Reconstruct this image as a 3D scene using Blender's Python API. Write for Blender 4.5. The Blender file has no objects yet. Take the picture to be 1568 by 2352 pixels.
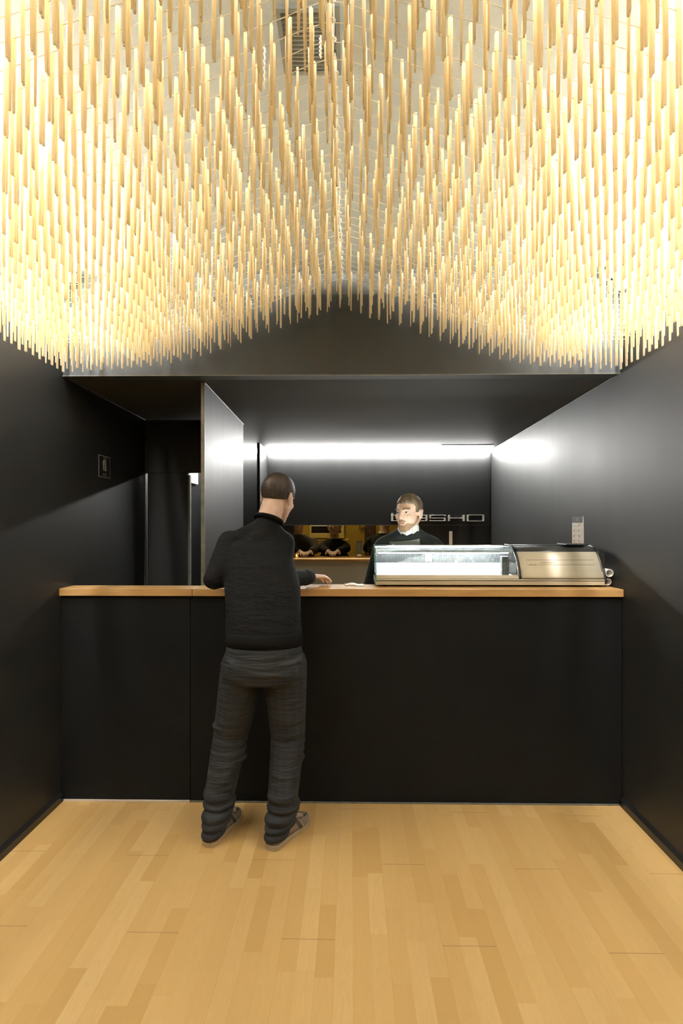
import bpy, math, random
from mathutils import Vector, Matrix, Euler
random.seed(7)
V = Vector
PI = math.pi
SC = bpy.context.scene
COL = SC.collection
CAMZ = 1.5
F = 1176.0
TH = math.atan(18 / F)
CS, SN = math.cos(TH), math.sin(TH)

def at(px, py, Y):
    """pixel of the photograph -> point of the room on the plane y = Y"""
    dx, dz = px - 788, 1205 - py
    t = Y / (dx * SN + F * CS)
    return V(((dx * CS - F * SN) * t, Y, CAMZ + dz * t))

def proj(p):
    q = V(p) - V((0, 0, CAMZ))
    u, w = q.x * CS + q.y * SN, -q.x * SN + q.y * CS
    return (788 + F * u / w, 1205 - F * q.z / w, w)

# ------------------------------------------------------------------ materials
class NT:
    def __init__(s, name):
        s.m = bpy.data.materials.new(name); s.m.use_nodes = True
        s.t = s.m.node_tree; s.b = s.t.nodes['Principled BSDF']
    def n(s, kind, **kw):
        x = s.t.nodes.new(kind)
        for k, v in kw.items(): setattr(x, k, v)
        return x
    def l(s, a, b): s.t.links.new(a, b)
    def put(s, sock, v):
        if isinstance(v, (int, float)): sock.default_value = v
        elif isinstance(v, (tuple, list)): sock.default_value = v
        else: s.l(v, sock)
    def math(s, op, a, b=0.0, c=None):
        x = s.n('ShaderNodeMath', operation=op)
        s.put(x.inputs[0], a); s.put(x.inputs[1], b)
        if c is not None: s.put(x.inputs[2], c)
        return x.outputs[0]
    def pos(s): return s.n('ShaderNodeNewGeometry').outputs['Position']
    def obj(s): return s.n('ShaderNodeTexCoord').outputs['Object']
    def xyz(s, v):
        x = s.n('ShaderNodeSeparateXYZ'); s.l(v, x.inputs[0]); return x.outputs
    def comb(s, a, b, c=0.0):
        x = s.n('ShaderNodeCombineXYZ')
        for i, v in enumerate((a, b, c)): s.put(x.inputs[i], v)
        return x.outputs[0]
    def noise(s, vec, scale=5, detail=3, rough=.55):
        x = s.n('ShaderNodeTexNoise'); s.l(vec, x.inputs['Vector'])
        x.inputs['Scale'].default_value = scale; x.inputs['Detail'].default_value = detail
        x.inputs['Roughness'].default_value = rough
        return x.outputs['Fac']
    def mapv(s, vec, scale):
        x = s.n('ShaderNodeMapping'); s.l(vec, x.inputs['Vector']); x.inputs['Scale'].default_value = scale
        return x.outputs[0]
    def ramp(s, fac, stops):
        x = s.n('ShaderNodeValToRGB'); s.put(x.inputs[0], fac)
        e = x.color_ramp.elements
        while len(e) < len(stops): e.new(.5)
        for i, (p, c) in enumerate(stops):
            e[i].position = p; e[i].color = (*c, 1)
        return x.outputs[0]
    def mix(s, fac, a, b, mode='MIX'):
        x = s.n('ShaderNodeMix', data_type='RGBA', blend_type=mode)
        s.put(x.inputs[0], fac)
        s.put(x.inputs[6], (*a, 1) if isinstance(a, tuple) else a)
        s.put(x.inputs[7], (*b, 1) if isinstance(b, tuple) else b)
        return x.outputs[2]
    def bump(s, h, st=.2, dist=.01):
        x = s.n('ShaderNodeBump'); s.l(h, x.inputs['Height'])
        x.inputs['Strength'].default_value = st; x.inputs['Distance'].default_value = dist
        s.l(x.outputs[0], s.b.inputs['Normal'])

def mat(name, col, rough=.5, metal=0.0, var=.06, scale=30, bump=0.0, bscale=200, stretch=(1, 1, 1), spec=.5, rvar=0.0):
    t = NT(name)
    v = t.mapv(t.obj(), stretch)
    f = t.noise(v, scale)
    lo = tuple(c * (1 - var) for c in col); hi = tuple(min(1, c * (1 + var)) for c in col)
    t.l(t.ramp(f, [(.3, lo), (.7, hi)]), t.b.inputs['Base Color'])
    t.b.inputs['Roughness'].default_value = rough
    t.b.inputs['Metallic'].default_value = metal
    t.b.inputs['Specular IOR Level'].default_value = spec
    if rvar:
        t.l(t.math('ADD', rough - rvar, t.math('MULTIPLY', f, 2 * rvar)), t.b.inputs['Roughness'])
    if bump: t.bump(t.noise(v, bscale, 2), bump, .002)
    return t.m

def emis(name, col, st):
    t = NT(name)
    t.b.inputs['Base Color'].default_value = (.8, .8, .8, 1)
    t.b.inputs['Emission Color'].default_value = (*col, 1)
    t.b.inputs['Emission Strength'].default_value = st
    return t.m

def glass(name, col=(1, 1, 1), rough=0.0):
    t = NT(name)
    t.b.inputs['Base Color'].default_value = (*col, 1)
    t.b.inputs['Roughness'].default_value = rough
    t.b.inputs['Transmission Weight'].default_value = 1
    t.b.inputs['IOR'].default_value = 1.45
    return t.m

def pane(name, tint=(.93, .97, .96), shine=.06):
    """thin clear sheet: mostly lets light through, reflects a little"""
    t = NT(name)
    tr = t.n('ShaderNodeBsdfTransparent'); tr.inputs[0].default_value = (*tint, 1)
    gl = t.n('ShaderNodeBsdfGlossy'); gl.inputs['Roughness'].default_value = .03
    fr = t.n('ShaderNodeLayerWeight'); fr.inputs['Blend'].default_value = .25
    fac = t.math('ADD', t.math('MULTIPLY', fr.outputs['Fresnel'], .5), shine * .5)
    mx = t.n('ShaderNodeMixShader'); t.l(fac, mx.inputs[0]); t.l(tr.outputs[0], mx.inputs[1]); t.l(gl.outputs[0], mx.inputs[2])
    t.l(mx.outputs[0], t.n('ShaderNodeOutputMaterial').inputs[0] if False else t.t.nodes['Material Output'].inputs[0])
    return t.m

def floor_mat():
    t = NT('beech laminate')
    x, y, z = t.xyz(t.pos())
    xs = t.math('DIVIDE', t.math('ADD', x, .058 + 19.2), .064)
    ix = t.math('FLOOR', xs); fx = t.math('FRACT', xs)
    w1 = t.n('ShaderNodeTexWhiteNoise', noise_dimensions='1D'); t.l(ix, w1.inputs['W'])
    ys = t.math('ADD', t.math('DIVIDE', y, .47), t.math('MULTIPLY', w1.outputs['Value'], 7.0))
    # strips of unequal length
    ys2 = t.math('ADD', ys, t.math('MULTIPLY', t.math('SINE', t.math('MULTIPLY', ys, 2.1)), .3))
    iy = t.math('FLOOR', ys2)
    w2 = t.n('ShaderNodeTexWhiteNoise', noise_dimensions='2D'); t.l(t.comb(ix, iy), w2.inputs['Vector'])
    cell = w2.outputs['Value']
    base = t.ramp(cell, [(0, (.43, .25, .075)), (.3, (.50, .305, .103)), (.75, (.535, .337, .121)), (1, (.58, .38, .149))])
    off = t.math('MULTIPLY', cell, 31.0)
    gv = t.comb(t.math('ADD', t.math('MULTIPLY', x, 16), off), t.math('ADD', t.math('MULTIPLY', y, 1.7), off), off)
    g1 = t.noise(gv, 1.3, 2)
    rings = t.math('FRACT', t.math('MULTIPLY', g1, 9.0))
    fine = t.noise(t.comb(t.math('MULTIPLY', x, 300), t.math('MULTIPLY', y, 9), off), 1, 2)
    c = t.mix(t.math('MULTIPLY', rings, .26), base, (.43, .258, .082))
    c = t.mix(t.math('MULTIPLY', fine, .30), c, (.55, .37, .155))
    seam = t.math('LESS_THAN', fx, .016)
    c = t.mix(t.math('MULTIPLY', seam, .22), c, (.29, .16, .05))
    bx = t.math('DIVIDE', t.math('ADD', x, .058 + 19.2), .192)
    ib = t.math('FLOOR', bx)
    by = t.math('ADD', t.math('DIVIDE', y, 1.285), t.math('MULTIPLY', ib, .339))
    j = t.math('LESS_THAN', t.math('FRACT', by), .0022)
    j2 = t.math('LESS_THAN', t.math('FRACT', bx), .004)
    c = t.mix(t.math('MULTIPLY', t.math('MAXIMUM', j, t.math('MULTIPLY', j2, .5)), .7), c, (.2, .1, .03))
    t.l(c, t.b.inputs['Base Color'])
    t.l(t.math('ADD', .36, t.math('MULTIPLY', fine, .12)), t.b.inputs['Roughness'])
    t.b.inputs['Specular IOR Level'].default_value = .4
    return t.m

def wall_mat(name, col, rough, spec=.5):
    """satin black paint with faint vertical roller streaks"""
    t = NT(name)
    p = t.pos()
    st = t.noise(t.mapv(p, (9, 9, .6)), 1.0, 4)
    cl = t.noise(p, 2.2, 4)
    t.l(t.ramp(t.math('MULTIPLY', t.math('ADD', st, cl), .5), [(.3, tuple(c * .86 for c in col)), (.7, tuple(c * 1.14 for c in col))]), t.b.inputs['Base Color'])
    t.l(t.math('ADD', rough - .09, t.math('MULTIPLY', t.math('ADD', st, cl), .09)), t.b.inputs['Roughness'])
    t.b.inputs['Specular IOR Level'].default_value = spec
    return t.m

def stick_mat():
    t = NT('pale pine chopsticks')
    oi = t.n('ShaderNodeObjectInfo').outputs['Random']
    ri = t.n('ShaderNodeNewGeometry').outputs['Random Per Island']
    r = t.math('FRACT', t.math('ADD', t.math('MULTIPLY', oi, 3.7), ri))
    base = t.ramp(r, [(0, (.93, .81, .60)), (.5, (.945, .85, .665)), (1, (.96, .88, .72))])
    g = t.noise(t.mapv(t.pos(), (500, 500, 12)), 1, 2)
    t.l(t.mix(t.math('MULTIPLY', g, .25), base, (.91, .77, .53)), t.b.inputs['Base Color'])
    tl = t.n('ShaderNodeBsdfTranslucent'); tl.inputs[0].default_value = (.975, .90, .715, 1)
    mx = t.n('ShaderNodeMixShader'); mx.inputs[0].default_value = .62
    t.l(t.b.outputs[0], mx.inputs[1]); t.l(tl.outputs[0], mx.inputs[2]); t.l(mx.outputs[0], t.t.nodes['Material Output'].inputs[0])
    t.b.inputs['Roughness'].default_value = .55
    return t.m

def jeans_mat():
    t = NT('charcoal denim')
    p = t.pos(); x, y, z = t.xyz(p)
    f = t.noise(p, 9, 3)
    t.l(t.ramp(f, [(.3, (.011, .0122, .0122)), (.7, (.022, .0232, .0228))]), t.b.inputs['Base Color'])
    t.b.inputs['Roughness'].default_value = .85
    cr = t.noise(t.comb(t.math('MULTIPLY', x, 5), t.math('MULTIPLY', y, 5), t.math('MULTIPLY', z, 34)), 1, 2)
    t.bump(cr, .75, .02)
    return t.m

def cloth_mat(name, col, bump=.3):
    t = NT(name)
    p = t.pos(); x, y, z = t.xyz(p)
    f = t.noise(p, 12, 3)
    t.l(t.ramp(f, [(.3, tuple(c * .8 for c in col)), (.7, tuple(c * 1.2 for c in col))]), t.b.inputs['Base Color'])
    t.b.inputs['Roughness'].default_value = .9
    t.b.inputs['Specular IOR Level'].default_value = .25
    t.bump(t.noise(t.comb(t.math('MULTIPLY', x, 8), t.math('MULTIPLY', y, 8), t.math('MULTIPLY', z, 22)), 1, 3), bump, .02)
    return t.m

M = {}
M['floor'] = floor_mat()
M['wall'] = wall_mat('satin black wall paint', (.0175, .0188, .0184), .52)
M['soffit'] = wall_mat('satin black soffit paint', (.066, .068, .066), .62, .22)
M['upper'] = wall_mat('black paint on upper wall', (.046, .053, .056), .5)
M['counter'] = mat('black laminate counter front', (.0062, .0069, .0068), .65, var=.12, scale=400, bump=.1, bscale=900, spec=.2)
M['white'] = mat('white plaster', (.82, .82, .76), .9, var=.02, scale=8, bump=.25, bscale=120)
M['ceil'] = mat('grey white ceiling paint', (.36, .395, .385), .9, var=.03, scale=8, bump=.3, bscale=120)
M['painted_glow'] = mat('grey primer band', (.13, .14, .135), .9, var=.05, scale=8)  # glow at the top of the black wall, painted in as paler grey
M['ventgrey'] = mat('grey vent paint', (.17, .18, .165), .6)
M['dark'] = mat('matt black paint', (.012, .012, .012), .6)
M['skirt'] = mat('gloss black skirting', (.012, .012, .012), .3)
M['mdf'] = mat('raw brown board edge', (.28, .16, .06), .8, var=.15)
M['paleline'] = mat('pale edge strip', (.62, .52, .42), .5)
M['greyedge'] = mat('worn grey edge', (.16, .155, .13), .5, var=.25, scale=20)
M['top'] = mat('beech worktop', (.56, .335, .13), .24, var=.10, scale=1.0, stretch=(6, 40, 60))
M['stick'] = stick_mat()
M['cord'] = mat('white cord', (.86, .84, .74), .7)
M['metal'] = mat('painted grey metal', (.62, .62, .56), .4, var=.02)
M['chrome'] = mat('chrome', (.75, .75, .75), .15, 1.0, var=.02)
M['alu'] = mat('brushed cream aluminium', (.56, .50, .36), .38, .15, var=.03, scale=3, stretch=(1, 80, 80))
M['alud'] = mat('dark anodised band', (.06, .06, .055), .35, .3, var=.03)
M['rubber'] = mat('black rubber', (.012, .012, .012), .35)
M['steel'] = mat('grey perforated inner wall', (.085, .088, .09), .45, .2, var=.45, scale=160, stretch=(1, 1, .25))
M['sheet'] = mat('dull grey metal sheet', (.60, .66, .72), .45, .1, var=.05, scale=3)
M['tray'] = mat('white tray', (.88, .88, .88), .4)
M['clear'] = pane('clear curved glass')
M['edge'] = mat('green glass edge', (.02, .30, .24), .15)
M['ink'] = mat('brown ink', (.09, .065, .04), .6)
M['paper'] = mat('white paper', (.85, .84, .79), .8)
M['slate'] = mat('slate grey card', (.09, .09, .09), .5)
M['greyink'] = mat('grey print', (.45, .44, .40), .7)
M['food'] = mat('printed salmon orange', (.75, .42, .16), .7, var=.3, scale=300)
M['letter'] = mat('brushed steel letters', (.85, .85, .80), .4, .1)
M['signwhite'] = mat('grey white sign print', (.62, .62, .58), .6)
M['skin'] = mat('skin', (.78, .56, .42), .5, var=.06, scale=40)
M['skin2'] = mat('pale skin', (.74, .53, .42), .5, var=.06, scale=40)
M['hair'] = mat('dark brown hair', (.045, .032, .022), .6, var=.4, scale=60, stretch=(1, 1, .3), bump=.6, bscale=160)
M['hair2'] = mat('ash brown hair', (.17, .125, .08), .55, var=.5, scale=60, stretch=(1, 1, .3), bump=.6, bscale=160)
M['beard'] = mat('sandy stubble', (.36, .235, .14), .8, var=.35, scale=250)
M['eye'] = mat('eye white', (.7, .7, .68), .3)
M['iris'] = mat('dark iris', (.03, .025, .02), .3)
M['lip'] = mat('lips', (.55, .26, .2), .5)
M['sweater'] = cloth_mat('near black knit', (.0046, .0046, .0044), .5)
M['rib'] = mat('dark brown ribbing', (.0052, .0049, .0045), .95, var=.3, scale=1, stretch=(300, 300, 1), spec=.15)
M['jeans'] = jeans_mat()
M['jeansdark'] = cloth_mat('bunched dark denim', (.015, .018, .019), .5)
M['jacket'] = cloth_mat('black green kitchen jacket', (.022, .028, .026), .3)
M['trim'] = mat('grey green flap', (.12, .15, .135), .8)
M['shirt'] = mat('white shirt', (.82, .82, .78), .8)
M['greysw'] = cloth_mat('dark grey wool', (.05, .045, .043), .5)
M['blackcl'] = cloth_mat('black cloth', (.012, .013, .013), .3)
M['suede'] = mat('taupe suede', (.19, .145, .098), .9, var=.15, scale=90)
M['stripe'] = mat('dark brown stripe', (.045, .035, .022), .8)
M['sole'] = mat('cream rubber sole', (.42, .33, .195), .6)
M['lace'] = mat('beige laces', (.42, .34, .22), .9)
M['yellow'] = mat('mustard plaster', (.42, .29, .035), .8, var=.06, scale=4)
M['yellowtrim'] = mat('pale yellow frame', (.62, .50, .16), .5)
M['night'] = mat('dark window pane', (.012, .010, .010), .15)
M['brown'] = mat('dark brown hanging', (.07, .045, .025), .8, var=.5, scale=14)
M['votive'] = pane('amber votive glass', (.95, .75, .45), .2)
M['tube'] = emis('cove tube glow', (1.0, .97, .96), 190)
M['led'] = emis('white strip glow', (1.0, .985, .96), 175)
M['caselamp'] = emis('display lamp glow', (.97, .985, 1.0), 140)
M['warm'] = emis('warm globe glow', (1.0, .76, .40), 34)
M['flame'] = emis('flame', (1.0, .6, .25), 22)

# ------------------------------------------------------------------ mesh building
class MB:
    def __init__(s): s.v = []; s.f = []
    def add(s, vs, fs):
        b = len(s.v); s.v += [tuple(v) for v in vs]; s.f += [tuple(b + i for i in f) for f in fs]; return s
    def box(s, a, b):
        x0, x1 = sorted((a[0], b[0])); y0, y1 = sorted((a[1], b[1])); z0, z1 = sorted((a[2], b[2]))
        vs = [(x, y, z) for x in (x0, x1) for y in (y0, y1) for z in (z0, z1)]
        return s.add(vs, [(0, 1, 3, 2), (4, 6, 7, 5), (0, 4, 5, 1), (2, 3, 7, 6), (0, 2, 6, 4), (1, 5, 7, 3)])
    def loft(s, rings, caps=True, closed=True):
        n = len(rings[0]); b = len(s.v)
        vs = [p for r in rings for p in r]; fs = []
        for i in range(len(rings) - 1):
            for j in range(n if closed else n - 1):
                k = (j + 1) % n
                fs.append((i * n + j, i * n + k, (i + 1) * n + k, (i + 1) * n + j))
        if caps and closed:
            fs.append(tuple(range(n - 1, -1, -1)))
            fs.append(tuple((len(rings) - 1) * n + j for j in range(n)))
        return s.add(vs, fs)
    def prism(s, poly, d):
        """planar polygon (3-D points) pushed along the vector d"""
        d = V(d)
        return s.loft([[V(p) for p in poly], [V(p) + d for p in poly]])
    def ellrings(s, rs, n=24):
        """rs: (centre, rx, ry) horizontal ellipses"""
        return s.loft([[(c[0] + rx * math.cos(2 * PI * i / n), c[1] + ry * math.sin(2 * PI * i / n), c[2]) for i in range(n)] for c, rx, ry in rs])
    def cap(s, p0, p1, r0, r1=None, n=14, flat=None):
        """tapered rod with round ends"""
        p0, p1 = V(p0), V(p1); r1 = r0 if r1 is None else r1
        d = (p1 - p0); L = d.length
        d = d.normalized() if L > 1e-6 else V((0, 0, 1))
        u = d.orthogonal().normalized(); w = d.cross(u)
        rings = []
        for k in range(1, 5):
            a = -PI / 2 + k * PI / 8
            rings.append((p0 + d * (r0 * math.sin(a)), r0 * math.cos(a)))
        for k in range(0, 4):
            a = k * PI / 8
            rings.append((p1 + d * (r1 * math.sin(a)), r1 * math.cos(a)))
        return s.loft([[c + u * (r * math.cos(2 * PI * i / n)) + w * (r * math.sin(2 * PI * i / n)) for i in range(n)] for c, r in rings])
    def ell(s, c, r, R=None, n=20, m=12):
        c = V(c); R = R or Matrix.Identity(3)
        rings = []
        for k in range(1, m):
            a = -PI / 2 + k * PI / m
            rings.append([c + R @ V((r[0] * math.cos(a) * math.cos(2 * PI * i / n), r[1] * math.cos(a) * math.sin(2 * PI * i / n), r[2] * math.sin(a))) for i in range(n)])
        return s.loft(rings)
    def tube(s, pts, r, n=6, caps=True):
        pts = [V(p) for p in pts]; rings = []
        for i, p in enumerate(pts):
            d = (pts[min(i + 1, len(pts) - 1)] - pts[max(i - 1, 0)]).normalized()
            up = V((0, 0, 1)) if abs(d.z) < .95 else V((1, 0, 0))
            u = d.cross(up).normalized(); w = u.cross(d)
            rr = r(i / (len(pts) - 1)) if callable(r) else r
            rings.append([p + u * (rr * math.cos(2 * PI * k / n)) + w * (rr * math.sin(2 * PI * k / n)) for k in range(n)])
        return s.loft(rings, caps)
    def torus(s, c, R, r, ax='z', n=24, m=8):
        rings = []
        for i in range(n + 1):
            a = 2 * PI * i / n; ring = []
            for k in range(m):
                b = 2 * PI * k / m
                q = ((R + r * math.cos(b)) * math.cos(a), (R + r * math.cos(b)) * math.sin(a), r * math.sin(b))
                if ax == 'y': q = (q[0], q[2], q[1])
                if ax == 'x': q = (q[2], q[0], q[1])
                ring.append(V(c) + V(q))
            rings.append(ring)
        return s.loft(rings, caps=False)
    def mesh(s, name):
        me = bpy.data.meshes.new(name); me.from_pydata(s.v, [], s.f); me.update(); return me
    def build(s, name, m, parent=None, smooth=False, bevel=0.0, remesh=0.0, relax=4):
        me = s.mesh(name)
        o = bpy.data.objects.new(name, me)
        if remesh:
            COL.objects.link(o)
            md = o.modifiers.new('r', 'REMESH'); md.mode = 'VOXEL'; md.voxel_size = remesh
            sm = o.modifiers.new('s', 'SMOOTH'); sm.iterations = relax; sm.factor = .5
            dg = bpy.context.evaluated_depsgraph_get()
            me2 = bpy.data.meshes.new_from_object(o.evaluated_get(dg))
            o.modifiers.clear(); o.data = me2; bpy.data.meshes.remove(me); me2.name = name; me = me2
            smooth = True
        else:
            import bmesh
            bm = bmesh.new(); bm.from_mesh(me); bmesh.ops.recalc_face_normals(bm, faces=bm.faces); bm.to_mesh(me); bm.free()
            COL.objects.link(o)
        me.materials.clear(); me.materials.append(M[m] if isinstance(m, str) else m)
        if smooth:
            for p in me.polygons: p.use_smooth = True
        if bevel:
            b = o.modifiers.new('bevel', 'BEVEL'); b.width = bevel; b.segments = 2; b.limit_method = 'ANGLE'
        if parent is not None:
            o.parent = parent
            base = parent
            off = V((0, 0, 0))
            while base is not None: off += base.location; base = base.parent
            o.location = -off
        return o

def tag(o, label, cat, group=None, kind=None):
    o['label'] = label; o['category'] = cat
    if group: o['group'] = group
    if kind: o['kind'] = kind
    return o

def thing(name, loc, label, cat, group=None):
    o = bpy.data.objects.new(name, None); COL.objects.link(o); o.location = loc
    o.empty_display_size = .05
    return tag(o, label, cat, group)

def struct(o, label=None, cat=None):
    o['kind'] = 'structure'
    if label: o['label'] = label; o['category'] = cat
    return o

def text_mb(body, size, origin, ux, uz, depth, align='LEFT', sx=1.0):
    """letters as thick mesh: origin, unit vector along the line, unit vector up"""
    cu = bpy.data.curves.new('t', 'FONT'); cu.body = body; cu.size = size; cu.extrude = 0
    cu.align_x = align
    o = bpy.data.objects.new('t', cu); COL.objects.link(o)
    dg = bpy.context.evaluated_depsgraph_get()
    me = bpy.data.meshes.new_from_object(o.evaluated_get(dg))
    ux, uz = V(ux).normalized(), V(uz).normalized(); nn = ux.cross(uz)
    mb = MB()
    mb.add([V(origin) + ux * (v.co.x * sx) + uz * v.co.y + nn * depth for v in me.vertices], [tuple(p.vertices) for p in me.polygons])
    bpy.data.objects.remove(o); bpy.data.curves.remove(cu); bpy.data.meshes.remove(me)
    return mb

# ------------------------------------------------------------------ dimensions of the room
XL, XR = -1.5786, 1.4504           # black side walls
XRB = 1.485                        # right wall at the far end
XUL, XUR = -1.600, 1.472           # white upper walls
YN, YF = -2.6, 5.45                # wall behind the camera, logo wall
YC = 2.743                         # front of the counter top
YU = 2.785                         # upper wall above the counter
ZT, ZW = 1.155, 2.51               # counter top, top of black cladding
ZC = 2.865                         # ceiling
ZS, ZSB = 2.313, 2.292             # low ceiling, front and back
YP0, YP1, XP = 2.895, 4.05, -.831  # partition

# --- floor
struct(MB().box((-1.9, YN - .1, -.05), (1.9, 8.2, 0)).build('floor', 'floor'))
# --- ceiling over the front room
struct(MB().box((XUL - .1, YN, ZC), (XUR + .1, YU + .1, ZC + .08)).build('ceiling', 'ceil'))
# --- side walls
struct(MB().box((XL - .12, YN, 0), (XL, 5.6, ZW)).build('wall_left', 'wall'))
mb = MB().prism([(XR, YN, 0), (XR, YU, 0), (XRB, YF + .1, 0), (XRB + .15, YF + .1, 0), (XRB + .15, YN, 0)], (0, 0, ZW))
struct(mb.build('wall_right', 'wall'))
struct(MB().box((XL - .12, YN, ZW), (XL - .004, YU, ZW + .055)).build('trim_1', 'mdf'))
struct(MB().box((XR + .004, YN, ZW), (XR + .15, YU, ZW + .055)).build('trim_2', 'mdf'))
struct(MB().box((XL - .01, YN, ZW - .004), (XL + .004, YU, ZW + .004)).build('trim_3', 'paleline'))
struct(MB().box((XR - .004, YN, ZW - .004), (XR + .01, YU, ZW + .004)).build('trim_4', 'paleline'))
struct(MB().box((XUL - .1, YN, ZW + .055), (XUL, YU + .1, ZC)).build('wall_upper_left', 'white'))
struct(MB().box((XUR, YN, ZW + .055), (XUR + .1, YU + .1, ZC)).build('wall_upper_right', 'white'))
struct(MB().box((XL - .1, YN - .1, 0), (XR + .1, YN, ZC + .08)).build('wall_near', 'wall'))
# --- upper wall over the counter, black, the glow under the ceiling painted as a paler band
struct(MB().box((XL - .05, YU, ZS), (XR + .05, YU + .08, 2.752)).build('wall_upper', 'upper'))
struct(MB().box((XUL - .05, YU, 2.752), (XUR + .05, YU + .08, ZC)).build('trim_5', 'painted_glow'))
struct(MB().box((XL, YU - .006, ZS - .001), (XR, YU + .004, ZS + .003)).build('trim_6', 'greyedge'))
# --- low ceiling over the bar
mb = MB().add([(XL - .05, YU + .004, ZS), (XR + .05, YU + .004, ZS + .006), (XRB + .05, YF + .05, ZSB), (XL - .05, YF + .05, ZSB),
               (XL - .05, YU + .004, ZS + .08), (XR + .05, YU + .004, ZS + .08), (XRB + .05, YF + .05, ZS + .08), (XL - .05, YF + .05, ZS + .08)],
              [(0, 1, 2, 3), (4, 7, 6, 5), (0, 4, 5, 1), (1, 5, 6, 2), (2, 6, 7, 3), (3, 7, 4, 0)])
struct(mb.build('ceiling_low', 'soffit'))
# thin scribe line where the right wall meets the low ceiling
struct(MB().tube([(XR - .002, YU, ZS + .002), (XRB - .002, YF, ZSB - .002)], .003).build('trim_7', 'greyedge'))
# --- partition left of the bar
mb = MB().prism([(XP, YP0 + .012, 0), (-.855, YP1, 0), (-.878, YP1, 0), (XP - .021, YP0 + .012, 0)], (0, 0, 2.30))
struct(mb.build('wall_partition', 'wall'))
struct(MB().box((XP - .021, YP0, 0), (XP, YP0 + .0118, 2.306)).build('trim_8', 'greyedge'))
struct(MB().tube([(XP + .001, YP0, 2.305), (-.854, YP1, 2.297)], .0035).build('trim_9', 'greyedge'))
# --- pier against the logo wall
struct(MB().box((-.918, 4.99, 0), (-.891, YF, 2.297)).build('wall_pier', 'wall'))
struct(MB().box((-.918, 4.985, 0), (-.905, 4.9898, 2.297)).build('trim_10', 'dark'))
# --- corridor header and door, black
struct(MB().box((XL, 3.90, 1.90), (XP - .03, 3.96, 2.30)).build('wall_header', 'dark'))
struct(MB().box((XL, 3.895, 0), (XL + .004, 3.8998, 1.90)).build('trim_11', 'greyedge'))
dr = MB().box((-1.563, 3.91, .01), (-1.252, 3.945, 1.8985)).build('door_1', 'dark', bevel=.003)
struct(dr)
MB().box((-1.252, 3.912, .01), (-1.236, 3.943, 1.88)).build('door_edge', 'greyedge', dr)
# white bulkhead seen through the gap
o = MB().box((XL + .0005, 4.50, 1.905), (-1.552, 5.18, 2.25)).build('wall_cabinet', 'white', bevel=.004)
tag(o, 'small white cabinet high on the wall seen through the gap beside the black door', 'cabinet')
# --- logo wall with the pass-through opening
OX0, OX1 = -.613, .60
mb = MB()
mb.box((-1.7, YF, 1.5), (1.7, YF + .08, 2.36))
mb.box((-1.7, YF, 0), (1.7, YF + .08, 1.12))
mb.box((-1.7, YF, 1.12), (OX0, YF + .08, 1.5))
mb.box((OX1, YF, 1.12), (1.7, YF + .08, 1.5))
struct(mb.build('wall_far', 'wall'))
struct(MB().box((-.889, YF - .012, 1.497), (XRB - .02, YF - .0004, 2.276)).build('wall_panel', 'wall'))
struct(MB().box((-.889, YF - .014, 1.493), (XRB - .02, YF - .0004, 1.4968)).build('trim_12', 'greyedge'))
struct(MB().box((XRB - .019, YF - .01, .9), (XRB - .006, YF - .0004, 2.285)).build('trim_13', 'dark'))
# --- pass-through shelf
o = MB().box((-.662, 5.25, 1.125), (1.30, 5.78, 1.146)).build('pass_shelf', 'top', bevel=.002)
tag(o, 'long thin wooden shelf through the opening in the black logo wall', 'shelf')
o = MB().box((-.66, YF - .03, .001), (1.28, YF - .0006, 1.124)).build('back_counter_front', 'sheet'); tag(o, 'dull grey metal front below the wooden pass-through shelf', 'kitchen counter')
# --- skirtings
struct(MB().prism([(XL, YN, 0), (XL + .018, YN, 0), (XL + .018, YN, .035), (XL, YN, .05)], (0, YC + .01 - YN, 0)).build('baseboard_left', 'skirt'))
struct(MB().prism([(XR, YN, 0), (XR - .018, YN, 0), (XR - .018, YN, .035), (XR, YN, .05)], (0, YC + .01 - YN, 0)).build('baseboard_right', 'skirt'))
struct(MB().box((XL + .02, YC + .008, 0), (-.872, YC + .0178, .008)).build('trim_14', 'paleline'))
struct(MB().box((-.868, YC + .01, 0), (XR - .02, YC + .0178, .006)).build('trim_15', 'greyedge'))

# ------------------------------------------------------------------ room behind the opening
struct(MB().box((-1.9, 7.6, 0), (1.9, 7.7, 2.6)).build('wall_yellow', 'yellow'))
struct(MB().box((-1.9, 5.56, 0), (-1.8, 7.6, 2.6)).build('wall_yellow_left', 'yellow'))
struct(MB().box((1.8, 5.56, 0), (1.9, 7.6, 2.6)).build('wall_yellow_right', 'yellow'))
struct(MB().box((-1.9, 5.54, 2.5), (1.9, 7.7, 2.6)).build('ceiling_yellow', 'white'))
w = thing('window_1', (-.36, 7.59, 1.3), 'yellow framed dark window in the mustard wall behind the opening', 'window'); w['kind'] = 'structure'
fx0, fx1, fz0, fz1 = -.62, -.10, 1.30, 1.92
mb = MB().box((fx0, 7.55, fz0), (fx1, 7.5995, fz0 + .075)).box((fx0, 7.55, fz1 - .06), (fx1, 7.5995, fz1)).box((fx0, 7.55, fz0 + .0755), (fx0 + .035, 7.5995, fz1 - .0605)).box((fx1 - .05, 7.55, fz0 + .0755), (fx1, 7.5995, fz1 - .0605))
mb.box((fx0 - .03, 7.582, fz0 - .04), (fx1 + .07, 7.5992, fz0 - .001))
mb.build('frame', 'yellowtrim', w, bevel=.006)
MB().box((fx0 + .036, 7.575, fz0 + .076), (fx1 - .051, 7.59, fz1 - .061)).build('pane', 'night', w)
MB().box((fx0 + .036, 7.56, 1.475), (fx1 - .051, 7.574, 1.49)).build('blind_rail', 'shirt', w)
o = MB().box((.20, 7.56, .6), (.34, 7.598, 2.1)).build('wall_hanging', 'brown')
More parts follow.
